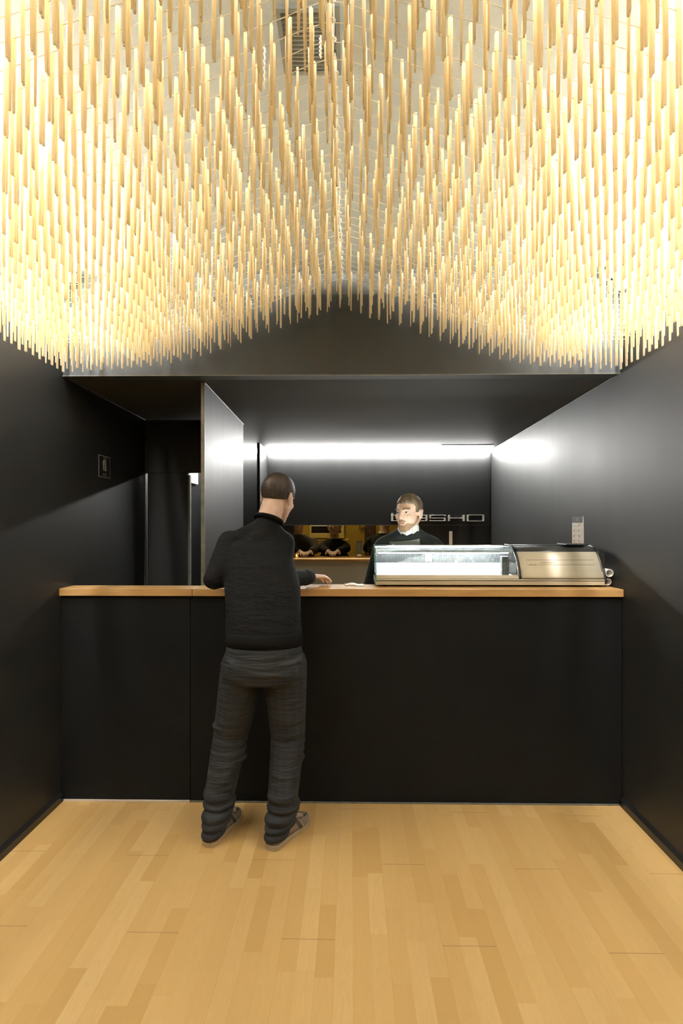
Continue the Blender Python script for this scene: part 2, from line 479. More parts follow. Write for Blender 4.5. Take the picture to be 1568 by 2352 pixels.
tag(o, 'dark brown hanging on the mustard wall behind the person in the black jacket', 'wall hanging')
o = MB().tube([(.195, 7.595, 1.46), (.17, 7.56, 1.435), (.13, 7.55, 1.42), (.128, 7.55, 1.52)], .006).build('wall_hook', 'rubber')
tag(o, 'thin black bracket on the mustard wall beside the brown hanging', 'hook')
lm = thing('added_lamp', (-.5, 6.4, 2.5), 'warm globe lamp added unseen under the ceiling to light the yellow room behind', 'lamp')  # unseen globe, added to brighten the yellow room
MB().cap((-.5, 6.4, 2.49), (-.5, 6.4, 2.30), .012).build('stem', 'chrome', lm)
MB().ell((-.5, 6.4, 2.2), (.11, .11, .11)).build('globe', 'warm', lm, smooth=True)

# ------------------------------------------------------------------ counter
o = MB().box((-.868, YC + .018, .0), (XR - .004, YC + .13, ZT - .0405)).build('bar_counter', 'counter')
tag(o, 'long plain black bar counter front right of the hatch seam', 'counter')
o = MB().box((XL + .002, YC + .018, .0085), (-.872, YC + .06, ZT - .0405)).build('counter_hatch', 'counter')
tag(o, 'black hatch panel at the left end of the bar below the short wooden top', 'counter hatch')
o = MB().box((-.854, YC, ZT - .04), (XR - .002, YC + .217, ZT)).build('worktop', 'top', bevel=.002)
tag(o, 'long beech counter top carrying the glass display case', 'counter top')
o = MB().box((XL + .001, YC, ZT - .04), (-.8565, YC + .145, ZT)).build('hatch_top', 'top', bevel=.002)
tag(o, 'short beech flap top at the left end of the bar', 'counter top')
o = MB().box((.14, YC + .222, 0), (XR - .002, 3.125, ZT - .002)).build('back_cabinet', 'counter')
tag(o, 'black cabinet behind the counter carrying the rear of the display case', 'cabinet')

# ------------------------------------------------------------------ display case
CX0, CX1, CXM = .137, 1.402, .941
CY = 2.842
prof = [(0, 1.172), (.004, 1.195), (.012, 1.222), (.026, 1.256), (.046, 1.293), (.068, 1.322), (.092, 1.345), (.118, 1.362), (.150, 1.372), (.20, 1.377), (.285, 1.379)]
def pcurve(n):
    """profile resampled by length"""
    ps = [V((CY + d, z)) for d, z in prof]; L = [0]
    for a, b in zip(ps, ps[1:]): L.append(L[-1] + (b - a).length)
    out = []
    for k in range(n + 1):
        s = L[-1] * k / n; i = max(j for j in range(len(L)) if L[j] <= s + 1e-9); i = min(i, len(L) - 2)
        f = (s - L[i]) / (L[i + 1] - L[i]); out.append(ps[i].lerp(ps[i + 1], f))
    return out
def pnorm(c, i):
    d = (c[min(i + 1, len(c) - 1)] - c[max(i - 1, 0)]).normalized(); return V((-d.y, d.x))
def shell(x0, x1, c, i0, i1, th, out=0.0):
    """curved sheet between profile points i0..i1, th thick inwards, lifted out by out"""
    a = [c[i] + pnorm(c, i) * out for i in range(i0, i1 + 1)]
    b = [c[i] + pnorm(c, i) * (out - th) for i in range(i0, i1 + 1)]
    poly = a + b[::-1]
    m = MB(); n = len(a); N = len(poly)
    vs = [(x0, p.x, p.y) for p in poly] + [(x1, p.x, p.y) for p in poly]
    fs = [(k, (k + 1) % N, (k + 1) % N + N, k + N) for k in range(N)]
    for base in (0, N):
        for k in range(n - 1): fs.append((base + k, base + k + 1, base + N - 2 - k, base + N - 1 - k))
    return m.add(vs, fs)
PC = pcurve(40)
def pz(z):   # index of the profile at a height
    return min(range(41), key=lambda i: abs(PC[i].y - z))
dc = thing('display_case', (.77, 2.98, ZT), 'long glass fronted refrigerated counter case with cream metal housing on the worktop', 'display case')
i_sill = pz(1.222)
# cream base rail, with its grooves
mb = MB()
BZ = 1.166
def rail(z0, z1, out, m, nm, x0=CX0, x1=CX1):
    MB().prism([(x0, CY + .004 - out, z0), (x0, CY + .004 - out, z1), (x0, CY + .285, z1), (x0, CY + .285, z0)], (x1 - x0, 0, 0)).build(nm, m, dc, bevel=.0015)
rail(BZ, 1.186, .003, 'alu', 'base_rail')
rail(1.1862, 1.1895, -.002, 'rubber', 'groove')
rail(1.1897, 1.197, .002, 'alu', 'base_rail')
shell(CX0 + .004, CXM - .012, PC, pz(1.199), i_sill, .004).build('sill', 'alu', dc, smooth=False)
MB().box((CX0 + .004, CY + .285, BZ), (CX1 - .004, CY + .292, 1.376)).build('back_wall', 'steel', dc)
MB().box((CX0 + .006, CY + .024, 1.199), (CXM - .02, CY + .283, 1.213)).build('tray', 'tray', dc)
MB().box((CX0 + .006, CY + .268, 1.2135), (CXM - .02, CY + .2835, 1.268)).build('tray_back', 'tray', dc)
MB().box((.45, CY + .277, 1.275), (.49, CY + .2845, 1.335)).build('inner_plate', 'metal', dc, bevel=.002)
MB().box((CXM - .09, CY + .06, 1.214), (CXM - .05, CY + .10, 1.32)).build('sensor_post', 'steel', dc, bevel=.003)
# glass
shell(CX0 + .004, CXM - .012, PC, i_sill + 1, 40, .005).build('curved_glass', 'clear', dc, smooth=True)
mb = MB(); c = PC
poly = [(CX0, p.x, p.y) for p in PC] + [(CX0, CY + .285, 1.198), (CX0, CY + .003, 1.198)]
mb.prism([(x, y, z) for x, y, z in poly if z > 1.1975], (.0035, 0, 0)).build('end_glass', 'clear', dc)
mb = MB().tube([(CX0 + .002, p.x - .001, p.y) for p in PC[pz(1.178):]], .0028, 6)
mb.build('glass_edge', 'edge', dc, smooth=True)
# lamp rail along the top
MB().box((CX0 + .006, CY + .118, 1.338), (CXM - .015, CY + .132, 1.352)).build('lamp_rail', 'metal', dc, bevel=.003)
MB().tube([(CX0 + .02, CY + .148, 1.340), (CXM - .03, CY + .148, 1.340)], .007, 10).build('lamp_tube', 'caselamp', dc, smooth=True)
MB().tube([(CX0 + .004, CY + .165, 1.3775), (CX1 - .05, CY + .165, 1.3785)], .0035, 8).build('top_bar', 'chrome', dc, smooth=True)
MB().box((CX0 + .01, CY + .262, 1.362), (CXM - .02, CY + .284, 1.371)).build('top_plate', 'metal', dc)
# cream housing with dark upper band
i_band = pz(1.345)
shell(CXM, CX1 - .006, PC, pz(1.199), i_band, .02).build('housing', 'alu', dc, smooth=True)
shell(CXM, CX1 - .006, PC, i_band, 40, .02).build('housing_top', 'alud', dc, smooth=True)
MB().box((CXM, CY + .09, 1.199), (CX1 - .012, CY + .28, 1.28)).build('motor_box', 'dark', dc)
# seals
shell(CXM - .0118, CXM - .0002, PC, pz(1.199), 40, .02, .004).build('seal', 'rubber', dc, smooth=True)
shell(CXM - .016, CXM - .0125, PC, pz(1.21), 34, .004, .004).build('seal_trim', 'chrome', dc, smooth=True)
shell(CX1 - .0055, CX1 + .004, PC, 0, 40, .03, .006).build('end_seal', 'rubber', dc, smooth=True)
shell(CX1 - .013, CX1 - .009, PC, pz(1.24), pz(1.37), .004, .002).build('end_trim', 'rubber', dc, smooth=True)
MB().box((CX1 - .004, CY + .02, BZ + .006), (CX1 + .002, CY + .284, 1.34)).build('end_panel', 'dark', dc)
MB().box((1.24, CY + .13, 1.380), (1.372, CY + .27, 1.388)).build('top_vent', 'rubber', dc, bevel=.003)
for xx in (.19, 1.34):
    for yy in (CY + .03, CY + .25):
        MB().ellrings([((xx, yy, ZT + .0005), .012, .012), ((xx, yy, BZ), .010, .010)], 12).build('foot', 'rubber', dc)
# printing on the housing
def on_case(px, z):
    i = pz(z); p = PC[i]; return V((px, p.x, p.y)), V((0, pnorm(PC, i).x, pnorm(PC, i).y))
for z in (1.300, 1.277):
    i = pz(z); p = PC[i] + pnorm(PC, i) * .0006
    MB().tube([(.983, p.x, p.y), (1.36, p.x, p.y)], .0007, 5).build('line', 'ink', dc)
i = pz(1.285); tdir = (PC[i + 1] - PC[i - 1]).normalized(); nn = pnorm(PC, i); p = PC[i] + nn * .0012
text_mb('SUSHI CASE', .0135, (1.062, p.x - tdir.x * .002, p.y - tdir.y * .002), (1, 0, 0), (0, tdir.x, tdir.y), .0006, sx=1.12).build('lettering', 'ink', dc)
i = pz(1.277); p = PC[i] + pnorm(PC, i) * .0014
for xx in (1.004, 1.024):
    mb = MB()
    for k, h in ((-1, .005), (0, .0065), (1, .005)):
        mb.prism([(xx + k * .0042 - .002, p.x, p.y - .003), (xx + k * .0042 + .002, p.x, p.y - .003), (xx + k * .0052, p.x + .001, p.y - .003 + h)], (0, .0004, 0))
    mb.prism([(xx - .006, p.x, p.y - .0052), (xx + .006, p.x, p.y - .0052), (xx + .006, p.x, p.y - .003), (xx - .006, p.x, p.y - .003)], (0, .0004, 0))
    mb.build('crown_mark', 'ink', dc)

# ------------------------------------------------------------------ small things at the bar
def roll(c, r, y0, y1, nm, lab):
    mb = MB(); n = 28
    rr = [(y0, r), (y1, r), (y1, r * .86), (y0, r * .86), (y0, r)]
    mb.loft([[(c[0] + q * math.cos(2 * PI * k / n), y, c[1] + q * math.sin(2 * PI * k / n)) for k in range(n)] for y, q in rr], caps=False)
    return tag(mb.build(nm, 'paper', None, smooth=False), lab, 'paper tube', 'paper tubes beside the display case')
roll((1.427, 1.155 + .0275), .0205, 2.87, 3.12, 'paper_roll', 'lower white paper tube at the right end of the display case')
roll((1.427, 1.2325), .0215, 2.85, 3.12, 'paper_roll', 'upper paper tube with open end beside the display case, on the lower one')
o = MB().box((1.408, 2.90, ZT + .0002), (1.446, 3.10, ZT + .0075)).build('paper_pad', 'paper', bevel=.002)
tag(o, 'thin white pad under the paper tubes at the right end of the counter', 'paper pad')
# crumpled white napkin on the counter
mb = MB(); nx, ny = 22, 10; vs = []; fs = []
for j in range(ny + 1):
    for i in range(nx + 1):
        u, v = i / nx, j / ny
        h = .002 + .012 * math.sin(PI * min(1, u * 1.25)) ** 2 * (1 - u * .7) * (.5 + .5 * math.sin(v * PI)) + .003 * abs(math.sin(9 * u + 5 * v))
        vs.append((-.035 + .105 * u + .008 * math.sin(4 * v), 2.872 + .075 * v + .006 * math.sin(6 * u), ZT + .0006 + h))
n1 = len(vs); vs += [(x, y, ZT + .0004) for x, y, z in vs]
for j in range(ny):
    for i in range(nx):
        a = j * (nx + 1) + i; fs.append((a, a + 1, a + nx + 2, a + nx + 1)); fs.append((n1 + a, n1 + a + nx + 1, n1 + a + nx + 2, n1 + a + 1))
ring = [i for i in range(nx + 1)] + [j * (nx + 1) + nx for j in range(1, ny + 1)] + [ny * (nx + 1) + i for i in range(nx - 1, -1, -1)] + [j * (nx + 1) for j in range(ny - 1, 0, -1)]
for k in range(len(ring)):
    a, b = ring[k], ring[(k + 1) % len(ring)]; fs.append((a, n1 + a, n1 + b, b))
tag(mb.add(vs, fs).build('napkin', 'paper', smooth=True), 'crumpled white napkin lying on the beech counter left of the display case', 'napkin')
# chrome knob on the grey front under the shelf
kp = at(682, 1328, YF - .03); kb = bpy.data.objects['back_counter_front']
kn = MB().ell((kp.x, YF - .072, kp.z), (.024, .02, .024)).build('knob', 'chrome', kb, smooth=True); kn['label'] = 'small round chrome knob'
MB().cap((kp.x, YF - .036, kp.z), (kp.x, YF - .055, kp.z), .009).build('knob_neck', 'chrome', kb, smooth=True)
# pale strip on the wall right of the server
a, b = at(1031, 1220, YF), at(1038, 1275, YF)
o = MB().box((a.x, YF - .012, b.z), (b.x, YF - .0006, a.z)).build('paper_strip', 'paper'); tag(o, 'narrow pale strip fixed on the dark wall right of the server', 'strip')
# votive on the shelf
vp = at(681, 1278, 5.36); vz = 1.1465
vt = thing('votive_candle', (vp.x, 5.36, vz), 'small glowing candle glass at the left end of the wooden shelf', 'candle')
mb = MB(); n = 20
mb.loft([[(vp.x + r * math.cos(2 * PI * k / n), 5.36 + r * math.sin(2 * PI * k / n), vz + z) for k in range(n)] for r, z in ((.020, 0), (.027, .055), (.025, .055), (.018, .006))])
mb.build('glass', 'votive', vt, smooth=True)
MB().ellrings([((vp.x, 5.36, vz + .007), .016, .016), ((vp.x, 5.36, vz + .018), .016, .016)], 16).build('wax', 'paper', vt)
MB().ell((vp.x, 5.36, vz + .03), (.006, .006, .012)).build('flame', 'flame', vt, smooth=True)
# metal napkin holder on the shelf, half behind the black jacket
a = at(824, 1278, 5.62)
nh = thing('napkin_holder', (a.x, 5.62, 1.1465), 'upright metal napkin holder on the shelf beside the person in the black jacket', 'napkin holder')
MB().box((a.x - .02, 5.60, 1.1468), (a.x + .03, 5.66, 1.31)).build('case', 'chrome', nh, bevel=.006)
MB().box((a.x - .026, 5.594, 1.305), (a.x + .036, 5.666, 1.318)).build('rim', 'slate', nh, bevel=.003)

# ------------------------------------------------------------------ signs
# WC sign on the left wall; its plane runs along y
sy0, sy1, sz0, sz1 = 3.177, 3.327, 1.801, 1.939
sg = thing('restroom_sign', (XL, 3.25, 1.80), 'black square sign with two white figures and WC on the left wall', 'sign')
MB().box((XL + .0003, sy0 - .004, sz0 - .004), (XL + .0022, sy1 + .004, sz1 + .004)).build('plate', 'dark', sg)
mb = MB(); e = XL + .0024; th = .0035
for (a0, a1, b0, b1) in ((sy0, sy1, sz0, sz0 + th), (sy0, sy1, sz1 - th, sz1), (sy0, sy0 + th, sz0 + th, sz1 - th), (sy1 - th, sy1, sz0 + th, sz1 - th)):
    mb.box((e, a0, b0), (e + .0005, a1, b1))
mb.build('border', 'signwhite', sg)
def sgp(cx, cy):   # picture of the sign measured in the zoomed view: 190..328 across, 175..470 down
    u = (cx - 190) / 138; vv = (cy - (175 + 42 * u)) / 268
    return (e, sy0 + u * (sy1 - sy0), sz1 - vv * (sz1 - sz0))
mb = MB()
mb.prism([sgp(*q) for q in ((236, 256), (262, 236), (266, 262), (248, 378), (242, 376))], (.0006, 0, 0))
mb.prism([sgp(*q) for q in ((272, 240), (277, 262), (282, 388), (256, 380), (268, 300))], (.0006, 0, 0))
for q in ((250, 220), (270, 226)):
    c = V(sgp(*q)); mb.loft([[c + V((dx, .0055 * math.cos(2 * PI * k / 14), .0042 * math.sin(2 * PI * k / 14))) for k in range(14)] for dx in (0, .0006)])
mb.build('figures', 'signwhite', sg)
p0 = V(sgp(232, 440))
text_mb('WC', .026, p0, (0, 1, 0), (0, 0, 1), .0006, sx=1.35).build('lettering', 'signwhite', sg)

# steel letters of the logo on the far panel
lg = thing('wall_logo', (.9, YF - .012, 1.5), 'pale steel shop name lettering along the bottom of the black back panel', 'sign')
LS = 5.227
def lp(cx, cy): return at(840 + cx / LS, 1150 + cy / LS, YF - .0125)
def letter(rects):
    mb = MB()
    for x0, y0, x1, y1 in rects:
        a, b = lp(x0, y0), lp(x1, y1); mb.box((a.x, YF - .0182, b.z), (b.x, YF - .0122, a.z))
    return mb.build('letter', 'letter', lg, bevel=.0012)
letter([(303, 150, 328, 245), (297, 170, 302.9, 178), (328.2, 170, 395, 178), (328.2, 238, 395, 245)])
letter([(714, 170, 738, 245), (610, 170, 713.8, 178), (634, 205, 713.8, 212), (634, 238, 713.8, 245), (610, 205, 633.8, 245)])
letter([(762, 170, 782, 212), (782.2, 170, 957, 178), (782.2, 205, 936.8, 212), (937, 205, 957, 245), (762, 238, 936.8, 245), (762, 230, 780, 237.8), (940, 178.2, 957, 186)])
letter([(985, 172, 1008, 245), (1008.2, 206, 1159.8, 212), (1160, 172, 1185, 245)])
letter([(1210, 174, 1232, 242), (1398, 174, 1420, 242), (1216, 169, 1414, 173.8), (1216, 242.2, 1414, 247), (1232.2, 173.9, 1240, 178), (1390, 173.9, 1397.8, 178)])

# menu card on the right wall
def rw(y): return XR + (XRB - XR) * (y - YU) / (YF - YU)
my0, my1 = 3.225, 3.392; mz0, mz1 = 1.30, 1.552
mc = thing('menu_card', (rw(3.3) - .003, 3.3, mz0), 'tall white picture menu with grey heading on the right wall above the display case', 'menu card')
def mp(u, v, d): y = my0 + (1 - u) * (my1 - my0); return V((rw(y) - d, y, mz1 - v * (mz1 - mz0)))   # u from left as seen
def mq(u0, v0, u1, v1, d, th=.0004):
    mb = MB(); mb.prism([mp(u0, v0, d), mp(u1, v0, d), mp(u1, v1, d), mp(u0, v1, d)], (-th, 0, 0)); return mb
mq(0, 0, 1, 1, .0006, .004).build('sheet', 'paper', mc)
mq(0, 0, .94, .16, .0048).build('heading', 'slate', mc)
c = mp(.5, .085, .0054)
pts = [(-.33, .0), (-.2, -.5), (0, -1), (.2, -.5), (.33, 0), (.2, .5), (-.2, .5), (-.33, 0)]
MB().tube([c + V((0, -a * .06, -b * .010)) for a, b in pts], .0012, 5).build('emblem', 'signwhite', mc)
for r in range(4):
    for k in range(2):
        if r == 0 and k == 0: continue
        u, v = (.20, .62)[k], .222 + r * .136
        mb = MB(); c = mp(u, v, .0052)
        for q in range(3): mb.ell(c + V((0, .008 * (q - 1), .007 * math.sin(q * 2 + r + k))), (.0006, .008, .006), n=10, m=6)
        mb.build('picture', 'food', mc)
        mb = MB()
        for q in range(3): mb.prism([mp(u + .17, v - .03 + .025 * q, .0049), mp(u + .30 - .04 * q, v - .03 + .025 * q, .0049), mp(u + .30 - .04 * q, v - .024 + .025 * q, .0049), mp(u + .17, v - .024 + .025 * q, .0049)], (-.0004, 0, 0))
        mb.build('caption', 'greyink', mc)
mq(.12, .235, .42, .25, .0049).build('title', 'greyink', mc)

# ------------------------------------------------------------------ lights of the place
def cove(nm, xw, s, y0, y1, lab):
    """batten lamp on the white upper wall: grey curved reflector under a bare tube"""
    t = thing(nm, (xw, (y0 + y1) / 2, 2.74), lab, 'light fitting', 'cove lamps along the side walls')
    P = lambda a, z: (xw + s * a, z)
    poly = [P(.0005, 2.735), P(.045, 2.735), P(.052, 2.742), P(.128, 2.806), P(.132, 2.815), P(.132, ZC - .0005), P(.0005, ZC - .0005)]
    MB().prism([(x, y0, z) for x, z in poly], (0, y1 - y0, 0)).build('housing', 'metal', t)
    for a, z in ((.066, 2.733), (.140, 2.797)):
        MB().tube([(xw + s * a, y0 + .03, z), (xw + s * a, y1 - .03, z)], .013, 10).build('tube', 'tube', t, smooth=True)
        for yy in (y0 + .004, y1 - .03):
            MB().box((xw + s * (a - .014), yy, z - .015), (xw + s * (a + .014), yy + .026, z + .030)).build('lamp_holder', 'metal', t, bevel=.003)
for i, (y0, y1) in enumerate(((1.32, 2.70), (-.08, 1.30))):
    wl = ('the one nearer the bar', 'the one farther from the bar')[i]
    cove('cove_light', XUL, 1, y0, y1, 'grey batten lamp high on the left side wall, ' + wl)
    cove('cove_light', XUR, -1, y0, y1, 'grey batten lamp high on the right side wall, ' + wl)
o = thing('strip_light', (0, YF - .03, 2.25), 'bright white strip light along the top of the black back panel', 'strip light')
MB().box((-1.56, YF - .0495, 2.272), (XRB - .012, YF - .0125, 2.2915)).build('profile', 'metal', o)
MB().box((-1.555, YF - .078, 2.256), (XRB - .014, YF - .050, 2.2912)).build('diffuser', 'led', o)

# access panel in the low ceiling, louvre in the white ceiling
def zs(y): return ZS + (ZSB - ZS) * (y - YU) / (YF - YU)
av = thing('access_panel', (1.15, 5.25, 2.29), 'flush dark access panel in the low ceiling at its right rear corner', 'panel')
mb = MB()
for x0, y0, x1, y1 in ((.90, 5.10, 1.42, 5.112), (.90, 5.385, 1.42, 5.397), (.90, 5.1122, .91, 5.3848), (1.41, 5.1122, 1.42, 5.3848)):
    mb.box((x0, y0, zs(y1) - .0015), (x1, y1, zs(y0) + .002))
mb.build('frame', 'greyedge', av)
MB().box((.912, 5.114, zs(5.38) - .001), (1.408, 5.383, zs(5.12) + .001)).build('plate', 'soffit', av)
vn = thing('ceiling_vent', (-.12, 1.44, ZC), 'grey louvred vent in the white ceiling above the chopsticks', 'vent')
vx0, vx1, vy0, vy1 = -.20, -.03, 1.34, 1.54
mb = MB()
for x0, y0, x1, y1 in ((vx0, vy0, vx1, vy0 + .012), (vx0, vy1 - .012, vx1, vy1), (vx0, vy0 + .0122, vx0 + .012, vy1 - .0122), (vx1 - .012, vy0 + .0122, vx1, vy1 - .0122)):
    mb.box((x0, y0, ZC - .012), (x1, y1, ZC - .0004))
mb.build('frame', 'ventgrey', vn)
for k in range(13):
    y = vy0 + .02 + k * .0128
    MB().prism([(vx0 + .0125, y, ZC - .002), (vx0 + .0125, y + .008, ZC - .011), (vx0 + .0125, y + .0095, ZC - .010), (vx0 + .0125, y + .0015, ZC - .001)], (vx1 - vx0 - .025, 0, 0)).build('slat', 'ventgrey', vn)

# ------------------------------------------------------------------ hanging chopsticks
XCN = -.048
btab = [(0, 2.655), (.08, 2.632), (.15, 2.602), (.25, 2.572), (.34, 2.545), (.5, 2.486), (.63, 2.440), (.8, 2.388), (.95, 2.352), (1.15, 2.334), (1.4, 2.322), (1.6, 2.318)]
def zbot(x):
    d = abs(x - XCN)
    for (a, za), (b, zb) in zip(btab, btab[1:]):
        if d <= b: return za + (zb - za) * (d - a) / (b - a)
    return btab[-1][1]
LST = .208
def znet(x): return zbot(x) + .156
def stick_geo():
    """one joined pair of disposable chopsticks, tips down, tip at the origin"""
    mb = MB(); L = LST
    for s in (-1, 1):
        rings = []
        for z, w, tk, off in ((0, .0042, .0040, .0042), (.004, .0050, .0046, .0041), (.10, .0060, .0055, .0039), (L - .055, .0070, .0062, .0038), (L - .05, .0072, .0064, .00362)):
            cx = s * off; w *= 1.0
            rings.append([(cx - w / 2, -tk / 2, z), (cx + w / 2, -tk / 2, z), (cx + w / 2, tk / 2, z), (cx - w / 2, tk / 2, z)])
        mb.loft(rings)
    w, tk = .0145, .0066
    mb.loft([[(-w / 2, -tk / 2, z0), (w / 2, -tk / 2, z1), (w / 2, tk / 2, z1), (-w / 2, tk / 2, z0)] for z0, z1 in ((L - .0499, L - .0499), (L - .012, L - .006), (L - .006, L))])
    return mb
SG = stick_geo(); sme = SG.mesh('chopstick_pair'); sme.materials.append(M['stick'])
rows = [2.722 - .0515 * j for j in range(44)]
cols = [-1.545 + .0530 * i for i in range(57)]
place = []
rnd = random.Random(11)
for j, y in enumerate(rows):
    for i, x in enumerate(cols):
        if rnd.random() < (.04 if abs(x - XCN) < .6 else .02): continue
        jx = .013 if abs(x - XCN) < .45 else (.006 if abs(x - XCN) < .7 else .002)
        xx = x + rnd.uniform(-jx, jx); yy = y + rnd.uniform(-.004, .004)
        if xx > XR - .02 or xx < XL + .02: continue
        place.append((xx, yy, zbot(xx) + rnd.uniform(-.005, .005), PI / 2 + rnd.gauss(0, .22), rnd.uniform(-.015, .015)))
def seen(p):
    a, b = proj((p[0], p[1], p[2] + .1))[:2]
    if p[1] < .3: return False
    return -4 < a < 1572 and 4 < b < 2352 and p[1] > .3
vis = sorted([p for p in place if seen(p)], key=lambda p: V((p[0], p[1], p[2] - CAMZ)).length)
near, far = vis[:300], vis[300:] + [p for p in place if not seen(p)]
for k, p in enumerate(near):
    o = bpy.data.objects.new('hanging_chopsticks', sme); COL.objects.link(o)
    o.location = p[:3]; o.rotation_euler = (p[4], 0, p[3])
    tag(o, 'pale wooden chopstick pair hanging tips down in the near rows overhead', 'chopsticks', 'chopstick pairs hanging in the near rows')
mb = MB()
for p in far:
    R = Euler((p[4], 0, p[3])).to_matrix(); b = V(p[:3])
    mb.add([b + R @ V(v) for v in SG.v], SG.f)
o = mb.build('hanging_chopstick_rows', 'stick')
tag(o, 'hundreds of pale wooden chopsticks hanging in the farther rows toward the black wall', 'chopsticks', kind='stuff')
# the cords they hang from
net = thing('hanging_net', (XCN, 1.6, 2.80), 'white cords strung under the ceiling in a tent shape holding the chopsticks', 'cord net')
for j, y in enumerate(rows):
    pts = []
    for k in range(61):
        x = XUL + (XUR - XUL) * k / 60
        pts.append((x, y + .003 * math.sin(k * .7 + j), znet(x) + .002 * math.sin(k * 1.3 + j * 2)))
    MB().tube(pts, .0013, 4).build('cross_cord', 'cord', net, smooth=True)
mb = MB().tube([(XCN + .004 * math.sin(k * .9), 2.78 - .05 * k, znet(XCN) + .004) for k in range(48)], .0022, 6)
for j, y in enumerate(rows):
    for q in range(2): mb.torus((XCN + rnd.uniform(-.004, .004), y, znet(XCN) + .001), .007, .0016, 'xyz'[(j + q * 2) % 3], 12, 5)
mb.build('ridge_cord', 'cord', net, smooth=True)
for (x, y) in ((-.245, 1.45), (-.085, 1.42)):
    pts = [(x + .0016 * math.sin(k * 1.6), y + .0016 * math.cos(k * 1.6), znet(x) - .005 + k * (ZC - .001 - znet(x) + .005) / 24) for k in range(25)]
    MB().tube(pts, .0028, 6).build('hanger_cord', 'cord', net, smooth=True)
MB().tube([(XCN + .004, 1.62, znet(XCN) + .002), (XCN + .0, 1.45, znet(XCN) - .03), (XCN - .012, 1.30, znet(XCN) - .035), (XCN - .02, 1.1, znet(XCN) - .01), (XCN, .9, znet(XCN))], .003, 6).build('loose_cord', 'cord', net, smooth=True)

# ------------------------------------------------------------------ people
def head_parts(mb, R, c):
    """skull, face, ears; local x right, y forward, z up; R rotates to the room, c is the head centre"""
    P = lambda x, y, z: c + R @ V((x, y, z))
    mb.ell(P(0, -.012, .030), (.0765, .096, .088), R)
    mb.ell(P(0, .030, -.020), (.066, .066, .080), R)
    mb.ell(P(0, .040, -.062), (.052, .050, .048), R)
    mb.cap(P(-.012, .072, -.097), P(.012, .072, -.097), .019)
    for s in (-1, 1):
        mb.cap(P(s * .058, -.005, -.045), P(s * .022, .058, -.095), .018, .018)
        mb.ell(P(s * .036, .070, -.020), (.022, .018, .02), R)
        mb.cap(P(s * .012, .090, .026), P(s * .045, .070, .026), .010, .009)
        mb.ell(P(s * .078, -.012, -.008), (.008, .019, .032), R)
        mb.cap(P(s * .080, -.02, -.03), P(s * .084, -.026, .018), .006, .008)
    mb.cap(P(0, .094, .020), P(0, .110, -.022), .0075, .0115)
    for s in (-1, 1): mb.ell(P(s * .010, .100, -.027), (.008, .009, .007), R)
    mb.cap(P(-.016, .087, -.056), P(.016, .087, -.056), .006)
    mb.cap(P(-.014, .086, -.066), P(.014, .086, -.066), .0065)

def hair_part(R, c, hl, scale=1.055, name='hair', m='hair', parent=None, rough=.003):
    """cap of hair that dives under the skin below the hairline hl(y, x)"""
    mb = MB(); n, k = 72, 48; rings = []
    rr = random.Random(3)
    for a in range(1, k):
        t = -PI / 2 + a * PI / k; ring = []
        for b in range(n):
            ph = 2 * PI * b / n
            q = V((.0765 * math.cos(t) * math.cos(ph), .096 * math.cos(t) * math.sin(ph), .088 * math.sin(t)))
            z, y = q.z + .030, q.y - .012
            d = z - hl(y, abs(q.x))
            f = max(0, min(1, d / .014 + .5)); f = f * f * (3 - 2 * f)
            sc = 1.045 + (scale - 1.045) * max(0, min(1, (z - .02) / .08)); s = .90 + (sc - .90) * f
            q = q * (s + f * rr.uniform(-rough, rough) * 4)
            ring.append(c + R @ (q + V((0, -.012, .030))))
        rings.append(ring)
    return mb.loft(rings).build(name, m, parent, smooth=True)

def hand(mb, w, d, nrm, side, curl=.35, size=1.0):
    """palm, four fingers and a thumb; w wrist, d pointing along the hand, nrm out of the back of the hand, side = +1 thumb toward d x nrm"""
    d = V(d).normalized(); nrm = V(nrm); nrm = (nrm - d * nrm.dot(d)).normalized(); s = d.cross(nrm).normalized() * side
    k = size
    lens = (.072, .080, .075, .060); outs = (.030, .010, -.010, -.028)
    for i in range(4):
        base = w + d * (.086 - abs(i - 1) * .004) * k + s * outs[i] * k
        mb.cap(w + d * .012 * k + s * outs[i] * .55 * k, base, .013 * k, .0105 * k, 10)
        ang = 0.12; p = base
        dirv = d + s * (outs[i] * 3.0)
        dirv.normalize()
        for j, fr in enumerate((.45, .30, .25)):
            ang += curl * (1, 1.1, .8)[j]
            q = p + (dirv * math.cos(ang) - nrm * math.sin(ang)) * lens[i] * fr * k
            mb.cap(p, q, (.0092, .0084, .0076)[j] * k, (.0086, .0078, .0068)[j] * k, 10); p = q
    b = w + d * .024 * k + s * .026 * k
    mb.cap(w + d * .01 * k + s * .012 * k, b, .013 * k, .0125 * k, 10)
    q = b + (d * .62 + s * .62 - nrm * .35).normalized() * .038 * k; mb.cap(b, q, .012 * k, .010 * k, 10)
    r = q + (d * .85 + s * .25 - nrm * .35).normalized() * .030 * k; mb.cap(q, r, .0098 * k, .0078 * k, 10)

def rotz(a, pitch=0.0, roll=0.0):
    return (Matrix.Rotation(a, 3, 'Z') @ Matrix.Rotation(pitch, 3, 'X') @ Matrix.Rotation(roll, 3, 'Y'))

